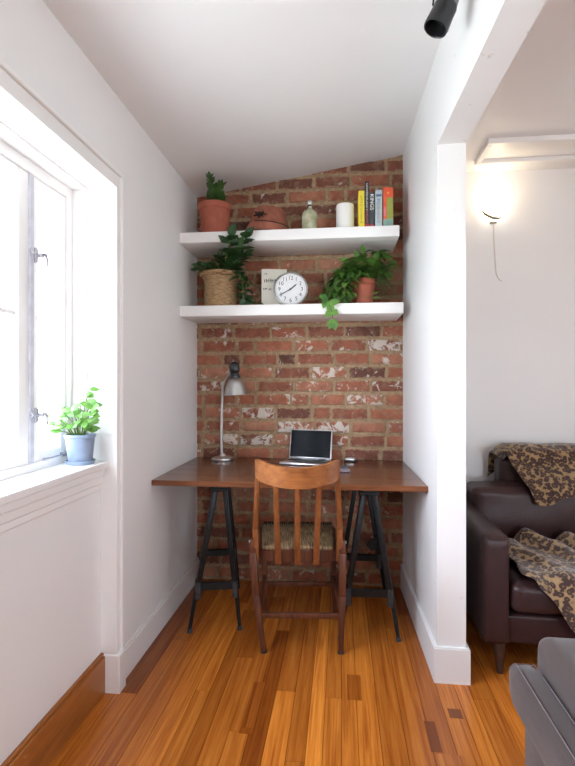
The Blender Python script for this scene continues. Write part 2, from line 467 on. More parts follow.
# ceilings
b = MB()
v = [(-1.2, ROOMY-.1), (.62, ROOMY-.1), (.62, 3.05), (-1.2, 3.05)]
lo = [b.bm.verts.new((x, y, ZC(x))) for x, y in v]; hi = [b.bm.verts.new((x, y, 2.85)) for x, y in v]
b.bm.faces.new(lo[::-1]); b.bm.faces.new(hi)
for i in range(4): b.bm.faces.new((lo[i], lo[(i+1)%4], hi[(i+1)%4], hi[i]))
bmesh.ops.recalc_face_normals(b.bm, faces=b.bm.faces[:])
struct(b.build('ceiling', CEIL, None, 0), 'sloping white ceiling over the nook', 'ceiling')
b = MB(); b.prism([(.488, 3.05), (.488+.022*4.6, ROOMY), (3.3, ROOMY), (3.3, 3.05)], 2.43, 2.74)
struct(b.build('ceiling_side', CEIL, None, 0), 'flat white ceiling over the sofa room', 'ceiling')
# ceiling hatch of the side room
b = MB(); x0, x1, y0, y1 = .73, 1.75, 2.545, 2.80
b.box(x0, x1, y0, y0+.03, 2.405, 2.431, .003); b.box(x0, x1, y1-.03, y1, 2.405, 2.431, .003)
b.box(x0, x0+.03, y0+.03, y1-.03, 2.405, 2.431, .003); b.box(x1-.03, x1, y0+.03, y1-.03, 2.405, 2.431, .003)
b.box(x0+.03, x1-.03, y0+.03, y1-.03, 2.424, 2.431)
struct(b.build('trim_1', TRIM, None, 0), 'white framed hatch panel on the ceiling above the wall light', 'trim')

# baseboards
b = MB()
b.box(-.884, -.869, 1.845, BACK, 0, .118, .002); b.box(-.884, -.873, 1.845, BACK, .118, .132, .003)
struct(b.build('baseboard_left', TRIM, None, 0), 'white baseboard along the left wall of the nook', 'baseboard')
b = MB()
b.prism([(XR(BACK)-.014, BACK), (XR(BACK), BACK), (XR(2.015), 2.015), (.493, 2.015), (.493, 2.4), (.507, 2.4), (.507, 2.001), (XR(2.0)-.014, 2.001)], 0, .137)
b.prism([(XR(BACK)-.010, BACK), (XR(BACK), BACK), (XR(2.015), 2.015), (.493, 2.015), (.493, 2.4), (.503, 2.4), (.503, 2.005), (XR(2.0)-.010, 2.005)], .137, .142)
struct(b.build('baseboard_right', WORN, None, 0), 'white baseboard wrapping the right wall end post', 'baseboard')
b = MB()
b.box(-.93, -.909, -2.5, 1.796, 0, .145, .003); b.box(-.93, -.915, -2.5, 1.796, .145, .156, .003)
struct(b.build('baseboard_window', BASEW, None, 0), 'varnished wooden baseboard under the window', 'baseboard')
b = MB(); b.box(.6, 3.2, 2.935, 2.951, 0, .13, .003)
struct(b.build('baseboard_side', TRIM, None, 0), 'white baseboard behind the brown sofa', 'baseboard')

# window casing, sill and apron
b = MB()
b.box(-.93, -.868, NY1+.0005, NY1+.036, 0, 1.9605, .002); b.box(-.886, -.858, NY1+.034, NY1+.05, 0, 2.0255, .003)
b.box(-.93, -.8685, NY0-.05, NY1+.035, 1.96, 2.01, .002); b.box(-.886, -.8585, NY0-.06, NY1+.0495, 2.008, 2.026, .003)
b.box(-.93, -.863, NY1-.003, NY1+.006, .156, 1.963, .002); b.box(-.93, -.863, NY0-.05, NY1+.006, 1.954, 1.966, .002)
b.box(-.93, -.868, NY0-.05, NY0, .156, 2.01, .002)
b.box(-.93, -.851, NY1-.006, NY1+.052, 0, .15, .003)
struct(b.build('trim_2', TRIM, None, 0), 'white moulded casing around the window', 'trim')
b = MB()
b.box(-1.10, -.895, NY0, NY1, .873, .90, .005, 2)
b.box(-.93, -.905, NY0, NY1-.012, .845, .874, .006, 2)
b.box(-.93, -.914, NY0, NY1-.012, .815, .846, .004, 1); b.box(-.93, -.919, NY0, NY1-.012, .79, .816, .004, 1)
struct(b.build('trim_3', TRIM, None, 0), 'white window sill with a moulded apron', 'sill')

# the window
XW = -1.06
W1 = thing('window_1', (0,0,0), 'white casement window blown out by daylight', 'window', 0, None, 'structure')
b = MB()
b.box(XW-.06, -.986, NY1-.012, NY1+.01, .90, 1.9475, .002); b.box(XW-.06, -.9865, NY0, NY1+.009, 1.948, 1.97, .002); b.box(XW-.06, -.986, NY0-.01, NY0+.012, .90, 1.96, .002)
b.box(XW-.05, XW+.02, 1.752, NY1-.011, .90, 1.95, .003); b.box(XW-.05, XW+.02, NY0+.011, NY0+.05, .90, 1.95, .003)
b.box(XW-.05, XW+.0195, NY0, NY1-.011, 1.908, 1.95, .003); b.box(XW-.05, XW+.0205, NY0, NY1-.011, .898, .928, .003)
b.box(XW-.05, XW+.012, .93, .97, .90, 1.95, .003)
b.build('window_frame', TRIM, W1, 0)
def sash(y0, y1, sl, sr):
    b = MB(); z0, z1 = .928, 1.908
    b.box(XW-.02, XW+.012, y0, y0+sl, z0, z1, .003); b.box(XW-.02, XW+.012, y1-sr, y1, z0, z1, .003)
    b.box(XW-.02, XW+.012, y0+sl, y1-sr, z0, .962, .003); b.box(XW-.02, XW+.012, y0+sl, y1-sr, 1.872, z1, .003)
    b.box(XW-.016, XW+.006, y0+sl, y1-sr, 1.419, 1.437, .003)
    s = b.build('sash', TRIM, W1, 0)
    b = MB(); b.box(XW-.006, XW-.003, y0+sl-.002, y1-sr+.002, .96, 1.874); b.build('pane', PANE, s, 0)
    return s
sash(.97, 1.538, .05, .062); sr = sash(1.545, 1.752, .038, .034); sash(.43, .93, .05, .05)
b = MB()
b.box(XW+.005, XW+.02, 1.528, 1.552, .93, 1.906, .003); b.build('meeting_bead', simple('bead_grey', (.52,.52,.58), .5), W1, 0)  # bluish grey bead, darker than the white sashes beside it
for z in (1.636, 1.09):
    b = MB(); b.box(XW+.012, XW+.026, 1.550, 1.570, z-.026, z+.026, .003)
    b.tube([(XW+.02,1.562,z), (XW+.045,1.562,z)], .008, 10)
    b.tube([(XW+.045,1.562,z+.004), (XW+.048,1.572,z+.004), (XW+.045,1.585,z-.012), (XW+.042,1.588,z-.034)], [.007,.006,.005,.004], 8)
    b.tube([(XW+.016,1.535,z-.01), (XW+.03,1.53,z), (XW+.016,1.535,z+.02)], .005, 8)
    tag(b.build('window_latch', simple('pewter', (.42,.41,.45), .45, .6), W1), 'pewter casement latch')
b = MB(); b.tube([(XW+.02, 1.60, .933), (XW+.03, 1.66, .935), (XW+.026, 1.72, .933)], .003, 8); b.box(XW+.01, XW+.032, 1.715, 1.73, .927, .940, .002)
b.build('window_stay', simple('pewter_stay', (.3,.3,.34), .4, .7), W1)

# ------------------------------------------------------------------ shelves
def shelf(x1, ztop, label):
    b = MB(); b.box(-.883, x1, 2.583, BACK-.002, ztop-.057, ztop, .0025, 2)
    return tag(b.build('floating_shelf', SHELFM, None, 30), label, 'shelf', 'thick white floating shelves')
shelf(.297, 2.022, 'upper thick white floating shelf holding books and a candle')
shelf(.318, 1.621, 'lower thick white floating shelf holding the clock and trailing plant')
Z1, Z2 = 2.022, 1.621

# ------------------------------------------------------------------ desk
b = MB(); b.tone(); rng = random.Random(3)
n = 5
for i in range(n):
    y0, y1 = 2.178 + .717*i/n, 2.178 + .717*(i+1)/n
    xr = lambda y: XR(y) - .003
    fs = b.prism([(-.879, y0+.0006), (xr(y0), y0+.0006), (xr(y1), y1-.0002), (-.881, y1-.0002)], .7235, .749)
    es = [e for f in fs for e in f.edges]
    r = bmesh.ops.bevel(b.bm, geom=list(set(es)), offset=.0012, segments=1, affect='EDGES')
    b.faces_tone(list({f for v in r['verts'] for f in v.link_faces}), ((.85, .50, .62, .30, .42)[i], rng.random(), 0))
tag(b.build('worktop', DESKM, None, 30), 'reddish brown plank desktop resting on two black trestles', 'desk')

def trestle(name, cx, fx, rot, label, lean=0):
    t = thing(name, (cx, 2.55, 0), label, 'trestle', rot, 'black iron trestles under the desk')
    b = MB(); b.box(-.038, .038, -.27, .27, .690, .723, .004); b.build('top_beam', BLACK, t, 30)
    for y in (-.225, .225):
        sgn = -1 if y < 0 else 1
        b = MB(); b.box(-.05, .05, y-.02, y+.02, .672, .700, .004); b.build('bracket', BLACK, t, 30)
        for s in (-1, 1):
            b = MB(); kx, kz = s*(.022 + (fx-.022)*.68) + lean*.68, .22
            b.bar((s*.022, y, .70), (kx, y+sgn*.01, kz), .030, .026, bev=.003)
            b.tube([(kx, y+sgn*.01, kz+.03), (s*fx+lean, y+sgn*.02, .012)], [.013, .009], 10)
            leg = b.build('leg', BLACK, t, 40)
            b = MB(); b.lathe([(0,0), (.013,0), (.013,.008), (.008,.02), (0,.02)], 12, (s*fx+lean, y+sgn*.02, 0)); b.build('foot', IRON, leg)
            b = MB(); b.box(kx-.014, kx+.014, y+sgn*.01-.016, y+sgn*.01+.016, kz-.065, kz+.02, .004); b.build('clamp', IRON, leg, 30)
        hw = .022 + (fx-.022)*.68
        b = MB(); b.box(-hw+lean*.68, hw+lean*.68, y-.008+sgn*.01, y+.012+sgn*.01, .195, .232, .003); b.build('crossbar', BLACK, t, 30)
    return t
trestle('trestle', -.640, .120, R(13), 'black iron trestle under the left end of the desk below the lamp', -.028)
tr = trestle('trestle', .118, .134, R(2), 'black iron trestle under the right end of the desk')
b = MB(); b.prism([(.02,.30), (.085,.345), (.075,.28), (.05,.265)], .19, .21, 0, 'Y'); b.build('lever', BLACK, tr, 30)

# ------------------------------------------------------------------ chair
ch = thing('dining_chair', (-.198, 2.172, 0), 'brown wooden chair with curved crest rail and woven seat pulled up to desk', 'chair', R(5))
# local: +y towards the desk, back of the chair at y = 0
ZS = .48
for s in (-1, 1):
    x0, x1 = s*.187, s*.169
    b = MB(); b.bar((x0, .022, .40), (x0, -.018, .56), .026, .032, .026, .03, (0,1,0), .006)
    b.bar((x0, -.016, .552), (x1, -.105, .815), .026, .03, .022, .022, (0,1,0), .006)
    b.build('back_post', CHAIRZ, ch)
    b = MB(); pts = [(s*.198, .008, .50), (s*.201, .008, .44), (s*.193+.007, .0, .25), (s*.172+.021, -.012, .004)]
    ww = [(.026,.030), (.034,.038), (.030,.034), (.022,.026)]
    for (p, q), (a, c) in zip(zip(pts, pts[1:]), zip(ww, ww[1:])): b.bar(p, q, a[0], a[1], c[0], c[1], (0,1,0), .005)
    leg = b.build('leg', CHAIRD, ch)
    b = MB(); b.tube([(s*.172+.021, -.012, 0), (s*.172+.021, -.012, .01)], .015, 12); tag(b.build('foot_cap', IRON, leg), 'grey metal foot cap')
    b = MB(); b.tube([(s*.205, .008, .485), (s*.219, .006, .487)], .008, 12); tag(b.build('bolt', STEEL, leg), 'shiny bolt head')
    b = MB(); b.bar((s*.178, .36, .42), (s*.182+.012, .37, .0), .032, .032, .024, .024, (0,1,0), .005); b.build('leg', CHAIRD, ch)
    b = MB(); b.bar((s*.182+.01, .00, .19), (s*.180+.008, .365, .19), .02, .022, bev=.004); b.build('stretcher', CHAIRD, ch)
b = MB(); b.bar((-.172, -.004, .162), (.192, -.004, .162), .018, .024, bev=.004); b.build('stretcher', CHAIRD, ch)
b = MB(); b.bar((-.172, .367, .15), (.188, .367, .15), .018, .024, bev=.004); b.build('stretcher', CHAIRD, ch)
# crest rail, bowed backwards
def rail_y(a): return -.094 - .098*(1-a*a)
b = MB(); m = 24; rings = []
for i in range(m+1):
    a = -1 + 2*i/m; xx = a*.181; y = rail_y(a)
    zt = .884 - .026*(1-a*a); zb = .790 - .022*(1-a*a)
    if abs(a) > .93: zt -= .010*(abs(a)-.93)/.07; zb += .012*(abs(a)-.93)/.07
    th = .013; lean = -.014
    rings.append([b.bm.verts.new(p) for p in ((xx, y-th, zb), (xx, y+th, zb), (xx, y+th+lean, zt-.004), (xx, y+lean, zt), (xx, y-th+lean, zt-.004))])
for p, q in zip(rings, rings[1:]):
    for k in range(5): b.bm.faces.new((p[k], p[(k+1)%5], q[(k+1)%5], q[k]))
b.bm.faces.new(rings[0][::-1]); b.bm.faces.new(rings[-1]); bmesh.ops.recalc_face_normals(b.bm, faces=b.bm.faces[:])
b.build('crest_rail', CHAIRX, ch, 50)
for a, xb in ((-.50, -.086), (0, 0), (.50, .083)):
    b = MB(); b.bar((a*.181, rail_y(a), .795), (xb, .004 if xb else -.002, .388), .022, .014, .028, .014, (0,1,0), .004); b.build('splat', CHAIRZ, ch)
# seat: wooden frame with woven top
b = MB(); pts = []
for i in range(13): a = PI + PI*i/12; pts.append((.176*math.cos(a), .05 + .037*math.sin(a)))
pts += [(.198, .38), (.175, .405), (-.175, .405), (-.198, .38)]
fs = b.prism(pts, .388, .446); bmesh.ops.bevel(b.bm, geom=list({e for f in fs for e in f.edges}), offset=.006, segments=2, affect='EDGES')
b.build('seat_frame', CHAIRD, ch)
def wovenmat():
    m, nt, bs = nodes('woven_rush')
    v = coords(nt, (1,1,1)); n = noise_(nt, coords(nt, (260, 14, 30)), 1, 3)
    g = noise_(nt, v, 9, 3)
    r = ramp(nt, [(.34, (.06,.035,.016)), (.5, (.22,.135,.062)), (.68, (.38,.26,.135))]); nt.links.new(n, r.inputs['Fac'])
    nt.links.new(r.outputs['Color'], bs.inputs['Base Color']); bs.inputs['Roughness'].default_value = .7; bump(nt, bs, n, .8, .004)
    return m
b = MB(); b.soft(-.160, .160, .022, .40, .440, .464, .012, (0,0,.010), 14)
for v in b.bm.verts: v.co.x *= 1 + .42*v.co.y
tag(b.build('seat', wovenmat(), ch), 'tan woven rush seat')
b = MB(); rng = random.Random(2)
for i in range(34):
    xx = -.175 + .35*i/33; b.tube([(xx, .33+rng.uniform(0,.03), .468), (xx+rng.uniform(-.003,.003), .385, .467), (xx, .408, .455)], .0036, 5)
tag(b.build('seat_fringe', DARK, ch), 'dark cord edging at the front of the seat')

# ------------------------------------------------------------------ desk lamp
lp = thing('desk_lamp', (-.692, 2.785, .749), 'steel desk lamp with bell shade standing on desk beside left wall', 'lamp')
b = MB(); b.lathe([(0,0), (.064,0), (.066,.006), (.064,.016), (.05,.022), (.02,.026), (.012,.04), (.0,.04)], 40); b.build('base', STEEL, lp)
b = MB(); b.tube([(-.006,0,.03), (-.008,0,.10), (-.006,-.002,.30), (.002,-.006,.42), (.006,-.01,.447)], .0085, 12); b.build('pole', STEEL, lp)
b = MB(); b.tube([(.004,-.01,.44), (.03,-.03,.480), (.066,-.05,.525)], .006, 10); b.tube([(.002,-.022,.447), (.01,.006,.447)], .013, 14); b.build('arm', STEEL, lp)
hx, hy = .088, -.065
tilt = Matrix.Translation((hx, hy, .478)) @ Matrix.Rotation(R(-4), 4, 'Y')
b = MB(); b.lathe([(.026,.0), (.036,-.006), (.050,-.03), (.061,-.055), (.069,-.092), (.0705,-.095), (.067,-.094), (.058,-.055), (.047,-.03), (.024,-.006)], 40); b.xform(tilt); b.build('shade', STEEL, lp)
b = MB(); b.lathe([(.0,-.004), (.031,-.004), (.031,.012), (.026,.016), (.027,.026), (.023,.030), (.027,.036), (.030,.05), (.030,.068), (.025,.085), (.012,.094), (0,.095)], 28); b.xform(tilt); b.build('lamp_cap', BLACKP, lp)
b = MB(); b.lathe([(0,-.07), (.018,-.06), (.024,-.045), (.018,-.025), (.012,-.004), (0,0)], 20); b.xform(tilt); b.build('bulb', CANDLE, lp)

# ------------------------------------------------------------------ laptop and small things on the desk
lt = thing('laptop', (-.186, 2.815, .749), 'open silver laptop with black screen on desk', 'laptop', R(-11))
b = MB(); b.box(-.126, .126, -.178, .0, .003, .014, .003, 2); base = b.build('base', ALU, lt, 30)
b = MB()
for r_ in range(5):
    for c_ in range(12): b.box(-.106+c_*.0178, -.0902+c_*.0178, -.085+r_*.0155, -.0715+r_*.0155, .0139, .0152)
b.build('keyboard', BLACKP, base, 0)
b = MB(); b.box(-.035, .035, -.165, -.105, .0138, .0144); b.build('trackpad', STEEL, base, 0)
LM = Matrix.Translation((0, 0, .012)) @ Matrix.Rotation(R(-14), 4, 'X')
b = MB(); b.box(-.126, .126, -.001, .006, .0, .170, .003, 2); b.xform(LM); scr = b.build('screen_lid', ALU, lt, 30)
b = MB(); b.box(-.120, .120, -.0022, -.0008, .010, .165); b.xform(LM)
sm, nt, bs = nodes('dark_screen'); n_ = noise_(nt, coords(nt), 4, 2); r_ = ramp(nt, [(.3, (.005,.006,.008)), (.7, (.010,.011,.013))]); nt.links.new(n_, r_.inputs['Fac']); nt.links.new(r_.outputs['Color'], bs.inputs['Base Color']); bs.inputs['Roughness'].default_value = .12; bs.inputs['Specular IOR Level'].default_value = .02
tag(b.build('screen', sm, scr, 0), 'black glossy screen')
b = MB(); b.tube([(-.09,.004,.012), (.09,.004,.012)], .006, 12); b.build('hinge', BLACKP, lt)
b = MB(); b.soft(-.085, .035, -.034, .034, 0, .009, .004, (0,0,0), 6)
o = tag(b.build('mobile_phone', simple('grey_phone', (.13,.13,.15), .25, .3), None), 'slim grey slab lying on desk between chair back and laptop, farther of two', 'phone'); o.location = (.0, 2.625, .749)
b = MB(); b.soft(-.09, .04, -.036, .036, 0, .012, .005, (0,0,0), 6)
o = tag(b.build('wallet', simple('violet_grey_wallet', (.20,.18,.22), .4), None), 'flat violet grey slab on desk just behind the chair rail, nearer of two', 'wallet'); o.location = (.0, 2.50, .749)
ms = thing('computer_mouse', (.050, 2.82, .749), 'small silver and dark mouse at the back of the desk by bricks', 'mouse', R(70))
b = MB(); b.soft(-.022, .022, -.034, .034, .0, .011, .005, (0,0,0), 8); b.build('base', BLACKP, ms)
b = MB(); b.soft(-.018, .018, -.029, .029, .008, .021, .008, (0,0,.005), 8); b.build('shell', ALU, ms)

# ------------------------------------------------------------------ plants
def pot(b, rt, rb, h, rim=.03, n=36, lip=.006):
    b.lathe([(0,0), (rb*.94,0), (rb,.004), (rt-lip,h-rim), (rt-lip*.3,h-rim+.001), (rt,h-rim+.005), (rt,h-.004), (rt-.003,h), (rt-.010,h-.001), (rt-.012,h-.02), (0,h-.021)], n)
def keep_clear(mb, root):
    """leaves lie on the shelf or bend along the wall instead of passing through them"""
    o = root.location
    for v in mb.bm.verts:
        if v.co.y + o.y > 2.575:
            v.co.z = max(v.co.z, .003)
            if o.z < 1.9: v.co.z = min(v.co.z, .338)
        v.co.y = min(v.co.y, BACK - .012 - o.y); v.co.x = max(v.co.x, -.878 - o.x)
def sprig(b, bs_, pts, n, L, W, rnd, droop=.3, spread=1.0, start=.15):
    """leaves set alternately along a stem"""
    P = [Vector(p) for p in pts]
    for i in range(n):
        t = start + (1-start)*(i+.5)/n; f = t*(len(P)-1); k = min(int(f), len(P)-2); p = P[k].lerp(P[k+1], f-k); d = (P[k+1]-P[k]).normalized()
        a = i*2.4 + rnd.uniform(-.5,.5)
        side = Vector((math.cos(a), math.sin(a), rnd.uniform(.0,.5)))
        dr = (d*.5 + side*spread).normalized(); s = rnd.uniform(.75,1.15)
        b.leaf(p, dr, Vector((0,0,1)) + side*.1 if abs(dr.z) < .9 else (1,0,0), L*s, W*s, droop, .22)
    d = (P[-1]-P[-2]).normalized(); b.leaf(P[-1], d, Vector((0,-1,.3)), L*.8, W*.75, droop, .22)

# succulent in a clay pot, upper shelf
pl = thing('potted_succulent', (-.712, 2.685, Z1), 'small upright green plant in terracotta pot, left end of upper shelf', 'plant')
b = MB(); pot(b, .093, .070, .180, .036); b.build('pot', TERRA, pl)
b = MB(); b.lathe([(0,0), (.070,0), (.086,.022), (.083,.022), (.068,.006), (0,.006)], 36); b.build('saucer', TERRA, pl)
b = MB(); b.lathe([(0,.162), (.08,.162)], 24); b.build('soil', SOIL, pl)
rnd = random.Random(4); fo = MB()
for pts, n in (([(-.005,-.01,.155), (-.005,-.05,.23), (-.008,-.08,.300)], 22), ([(.015,0,.155), (.03,-.03,.22), (.048,-.05,.268)], 18), ([(.0,.02,.155), (.012,-.02,.22), (.018,-.04,.258)], 18), ([(-.01,0,.155), (-.02,-.03,.22)], 12), ([(.03,.0,.155), (.05,-.03,.215)], 12)):
    b = MB(); b.tube(pts, [.005]*(len(pts)-1)+[.003], 7); b.build('stem', STEM, pl)
    sprig(fo, None, pts, n, .046, .031, rnd, -.1, .75, .08)
fo.build('foliage', LEAF_S, pl)

# broken clay pot upside down
bp = thing('broken_pot', (-.415, 2.725, Z1), 'overturned broken terracotta pot beside the bottle on upper shelf', 'pot')
M = Matrix.Translation((0,0,.0115)) @ Matrix.Rotation(R(5), 4, 'Y')
b = MB(); b.lathe([(.108,.0), (.121,.0), (.124,.006), (.121,.040), (.115,.045), (.088,.135), (.080,.143), (0,.145), (0,.138), (.078,.136), (.102,.045), (.108,0)], 40); b.xform(M); body = b.build('body', TERRAD, bp)
b = MB(); c0 = Vector((-.035, -.101, .085)); star = []
for i in range(14):
    a = 2*PI*i/14; rr = (.034 if i % 2 == 0 else .010)*random.Random(i*7).uniform(.7,1.1)
    star.append((c0.x + rr*math.cos(a)*1.1, c0.z + rr*math.sin(a)*.7))
b.prism(star, -.112, -.094, 0, 'Y'); b.xform(M); tag(b.build('crack', DARK, body, 0), 'jagged dark hole in the pot')
b = MB(); b.tube([M @ Vector((.124*math.cos(a), .124*math.sin(a), .044 - .004*math.cos(a))) for a in [R(-120 + 8*i) for i in range(14)]], .0022, 6); b.build('crack', DARK, body)

# stoppered bottle
bt = thing('glass_bottle', (-.176, 2.665, Z1), 'small pale green bottle with silver stopper on upper shelf', 'bottle')
b = MB(); b.lathe([(0,0), (.038,0), (.042,.006), (.043,.095), (.041,.114), (.032,.130), (.018,.140), (.013,.147), (.013,.158), (0,.158)], 32); b.xform(Matrix.Diagonal((1,1,.91,1))); b.build('body', BOTTLE, bt)
b = MB(); b.tube([(0,0,.150), (0,0,.166)], .011, 14); b.xform(Matrix.Diagonal((1,1,.91,1))); b.build('neck_band', BLACKP, bt)
b = MB(); b.lathe([(0,.166), (.013,.167), (.018,.176), (.017,.186), (.010,.193), (0,.194)], 20); b.xform(Matrix.Diagonal((1,1,.91,1))); b.build('stopper', STEEL, bt)
b = MB(); b.tube([(-.008,-.014,.160), (-.014,-.020,.135), (-.018,-.034,.118)], .003, 8); b.xform(Matrix.Diagonal((1,1,.91,1))); b.build('clasp', BLACKP, bt)

# candle
b = MB(); b.lathe([(0,0), (.047,0), (.049,.003), (.049,.148), (.047,.153), (.043,.153), (.040,.148), (0,.147)], 40)
cd = tag(b.build('pillar_candle', CANDLE, None), 'thick white pillar candle left of the books on upper shelf', 'candle'); cd.location = (.017, 2.695, Z1)
b = MB(); b.tube([(0,0,.146), (.001,0,.156)], .0015, 6); b.build('wick', INK, cd)

# books on the upper shelf
def book(x0, x1, h, dep, mats, label, extra=None, lean=0):
    w = x1-x0; o = thing('book', (x0-.020, 2.618, Z1), label, 'book', 0, 'books standing on the upper shelf')
    b = MB(); b.box(0, w, 0, dep, 0, h, .0015); cv = b.build('cover', mats[0], o, 30)
    b = MB(); b.box(.002, w-.002, .003, dep+.0008, .002, h+.0006); b.build('pages', PAGES, o, 0)
    if extra: extra(o, w, h)
    o.rotation_euler.y = lean
    return o
def strokes(o, w, z0, z1, mat, width, seed, name='title', xc=None):
    """illegible sideways lettering on a spine"""
    rg = random.Random(seed); b = MB(); z = z0; xc = w/2 if xc is None else xc
    while z < z1:
        l = rg.uniform(.004, .009); a = rg.uniform(.55, 1)*width
        b.box(xc-a/2, xc+a/2, -.0008, .001, z, z+.0022); 
        if rg.random() > .35: b.box(xc-a/2, xc-a/2+.002, -.0008, .001, z, z+l-.001)
        if rg.random() > .5: b.box(xc+a/2-.002, xc+a/2, -.0008, .001, z, z+l-.002)
        z += l + .002
    b.build(name, mat, o, 0)
def panel(o, x0, x1, z0, z1, mat, name='panel'):
    b = MB(); b.box(x0, x1, -.0006, .001, z0, z1); return b.build(name, mat, o, 0)
YEL = cover('yellow_cover', (.72,.58,.04)); BLK = cover('black_cover', (.03,.025,.03)); CHAR = cover('charcoal_cover', (.05,.05,.055))
WHT = cover('white_print', (.75,.75,.74)); PBL = cover('pale_blue_cover', (.40,.48,.50)); RED = cover('red_cover', (.66,.09,.035)); GRN = cover('green_cover', (.28,.32,.06)); TEA = cover('teal_cover', (.22,.36,.30)); PNK = cover('pink_print', (.66,.16,.20)); BRN = cover('brown_print', (.30,.17,.05)); DRED = cover('dark_red', (.36,.04,.06)); NAV = cover('navy_print', (.10,.13,.22))
book(.107, .139, .201, .15, [YEL], 'yellow book, leftmost of the row on upper shelf', lambda o, w, h: strokes(o, w, .03, h-.03, BRN, .012, 1))
def bk2(o, w, h): strokes(o, w, .10, h-.012, WHT, .010, 2); strokes(o, w, .03, .09, PNK, .010, 3); panel(o, .001, w-.001, .0, .024, DRED)
book(.141, .163, .250, .16, [BLK], 'tall thin black book beside the yellow book', bk2)
def bk3(o, w, h):
    panel(o, .003, w-.003, .088, .185, CHAR)
    b = MB(); b.text('KINGS', .026, Matrix.Translation((w/2, -.0012, .138)) @ Matrix.Rotation(R(90), 4, 'X') @ Matrix.Rotation(R(-90), 4, 'Z') @ Matrix.Scale(1.15, 4)); b.build('title', WHT, o, 0)
    panel(o, .001, w-.001, .0, .022, DRED)
book(.165, .190, .190, .15, [CHAR], 'dark grey book with white sideways title in the row', bk3)
def bk4(o, w, h): strokes(o, w, .03, .13, BRN, .016, 5); panel(o, .004, w-.004, h-.035, h-.022, NAV); strokes(o, w, .125, h-.045, NAV, .018, 6)
book(.195, .232, .201, .16, [PBL], 'pale blue grey book second from the end of the row', bk4)
def bk5(o, w, h):
    panel(o, .018, w-.001, .045, h-.055, GRN, 'green_panel'); panel(o, .001, w-.001, .0, .045, TEA, 'teal_panel'); panel(o, .002, .015, .06, .11, PNK, 'pink_panel')
    b = MB(); b.box(w*.40, w*.46, -.001, .001, h-.036, h-.026); b.box(w*.52, w*.58, -.001, .001, h-.036, h-.026); b.build('title', YEL, o, 0)
book(.237, .289, .214, .15, [RED], 'thick red book with green and teal panels nearest the right wall', bk5)

# basket plant, lower shelf
bk = thing('basket_plant', (-.687, 2.72, Z2), 'leafy dark green plant in woven straw basket on lower shelf', 'plant')
def weave(r, z, a):
    k = int(round(z/.0085)); return r*(1 + .030*math.sin(a*22 + (PI if k % 2 else 0)))
prof = [(0,0)]
for i in range(23):
    z = i*.0085; t = z/.192
    prof.append((.088 + .004*math.sin(t*5) + .020*max(0, t-.62)/.38 + (.006 if i < 3 else 0), z))
prof += [(.098, .190), (.096, .17), (0, .168)]
def straw():
    m, nt, bs = nodes('straw')
    v = coords(nt); f = noise_(nt, coords(nt, (1,1,4)), 40, 4)
    r = ramp(nt, [(.3, (.20,.11,.05)), (.7, (.46,.30,.15))]); nt.links.new(f, r.inputs['Fac']); nt.links.new(r.outputs['Color'], bs.inputs['Base Color']); bs.inputs['Roughness'].default_value = .75
    bump(nt, bs, f, .5, .003); return m
STRAW = straw()
b = MB(); b.lathe(prof, 104, (0,0,0), 0, weave); b.build('basket', STRAW, bk, 60)
b = MB()
for ph in (0, PI):
    b.tube([((.108+.006*math.cos(a*22+ph))*math.cos(a), (.108+.006*math.cos(a*22+ph))*math.sin(a), .192+.008*math.sin(a*22+ph)) for a in [2*PI*i/176 for i in range(177)]], .0065, 6, False)
b.build('braided_rim', STRAW, bk, 60)
b = MB(); b.lathe([(0,.172), (.094,.172)], 24); b.build('soil', SOIL, bk)
rnd = random.Random(8); fo = MB()
stems = [([(.03,-.01,.17), (.05,-.09,.26), (.085,-.155,.33), (.095,-.165,.360)], 7, .092, .072),
 ([(.05,0,.17), (.10,-.08,.25), (.155,-.15,.32), (.180,-.165,.355)], 8, .085, .066),
 ([(.04,-.02,.17), (.09,-.09,.25), (.135,-.155,.31)], 7, .082, .064),
 ([(.02,.03,.17), (.05,.03,.25), (.09,.02,.30)], 9, .07, .046), ([(.04,.0,.17), (.10,-.02,.25), (.15,-.04,.29)], 9, .074, .05),
 ([(.04,-.03,.17), (.07,-.06,.24), (.10,-.08,.28)], 10, .070, .048),
 ([(-.03,-.02,.17), (-.07,-.05,.22), (-.115,-.06,.235)], 12, .052, .034),
 ([(-.03,.02,.17), (-.08,.0,.215), (-.135,-.01,.225)], 12, .052, .034),
 ([(-.01,-.04,.17), (-.03,-.07,.225), (-.05,-.09,.23)], 10, .055, .036),
 ([(.06,-.03,.17), (.115,-.06,.20), (.14,-.07,.13), (.145,-.07,.05)], 11, .07, .058),
 ([(.06,0,.17), (.12,-.03,.19), (.155,-.04,.12), (.155,-.04,.05)], 12, .062, .048),
 ([(.0,0,.17), (.01,-.02,.24), (.01,-.04,.28)], 9, .065, .045), ([(.03,-.05,.17), (.06,-.08,.21), (.085,-.085,.23)], 10, .060, .045), ([(-.02,.01,.17), (-.04,.0,.24)], 8, .06, .04)]
for pts, n, L, W in stems:
    b = MB(); b.tube(pts, [.004]*(len(pts)-1)+[.002], 6); b.build('stem', STEM, bk)
    sprig(fo, None, pts, n, L, W, rnd, .25, .95)
keep_clear(fo, bk)
fo.build('foliage', LEAF_D, bk)
# short runner lying on the shelf behind the card
run = [(.12,-.05,.03), (.16,-.06,.02), (.20,-.06,.016), (.225,-.06,.016)]
b = MB(); b.tube(run, .0025, 6); b.build('stem', STEM, bk)
b = MB(); sprig(b, None, run, 12, .04, .026, rnd, .15, .8); keep_clear(b, bk); b.build('runner_leaves', LEAF_D, bk)

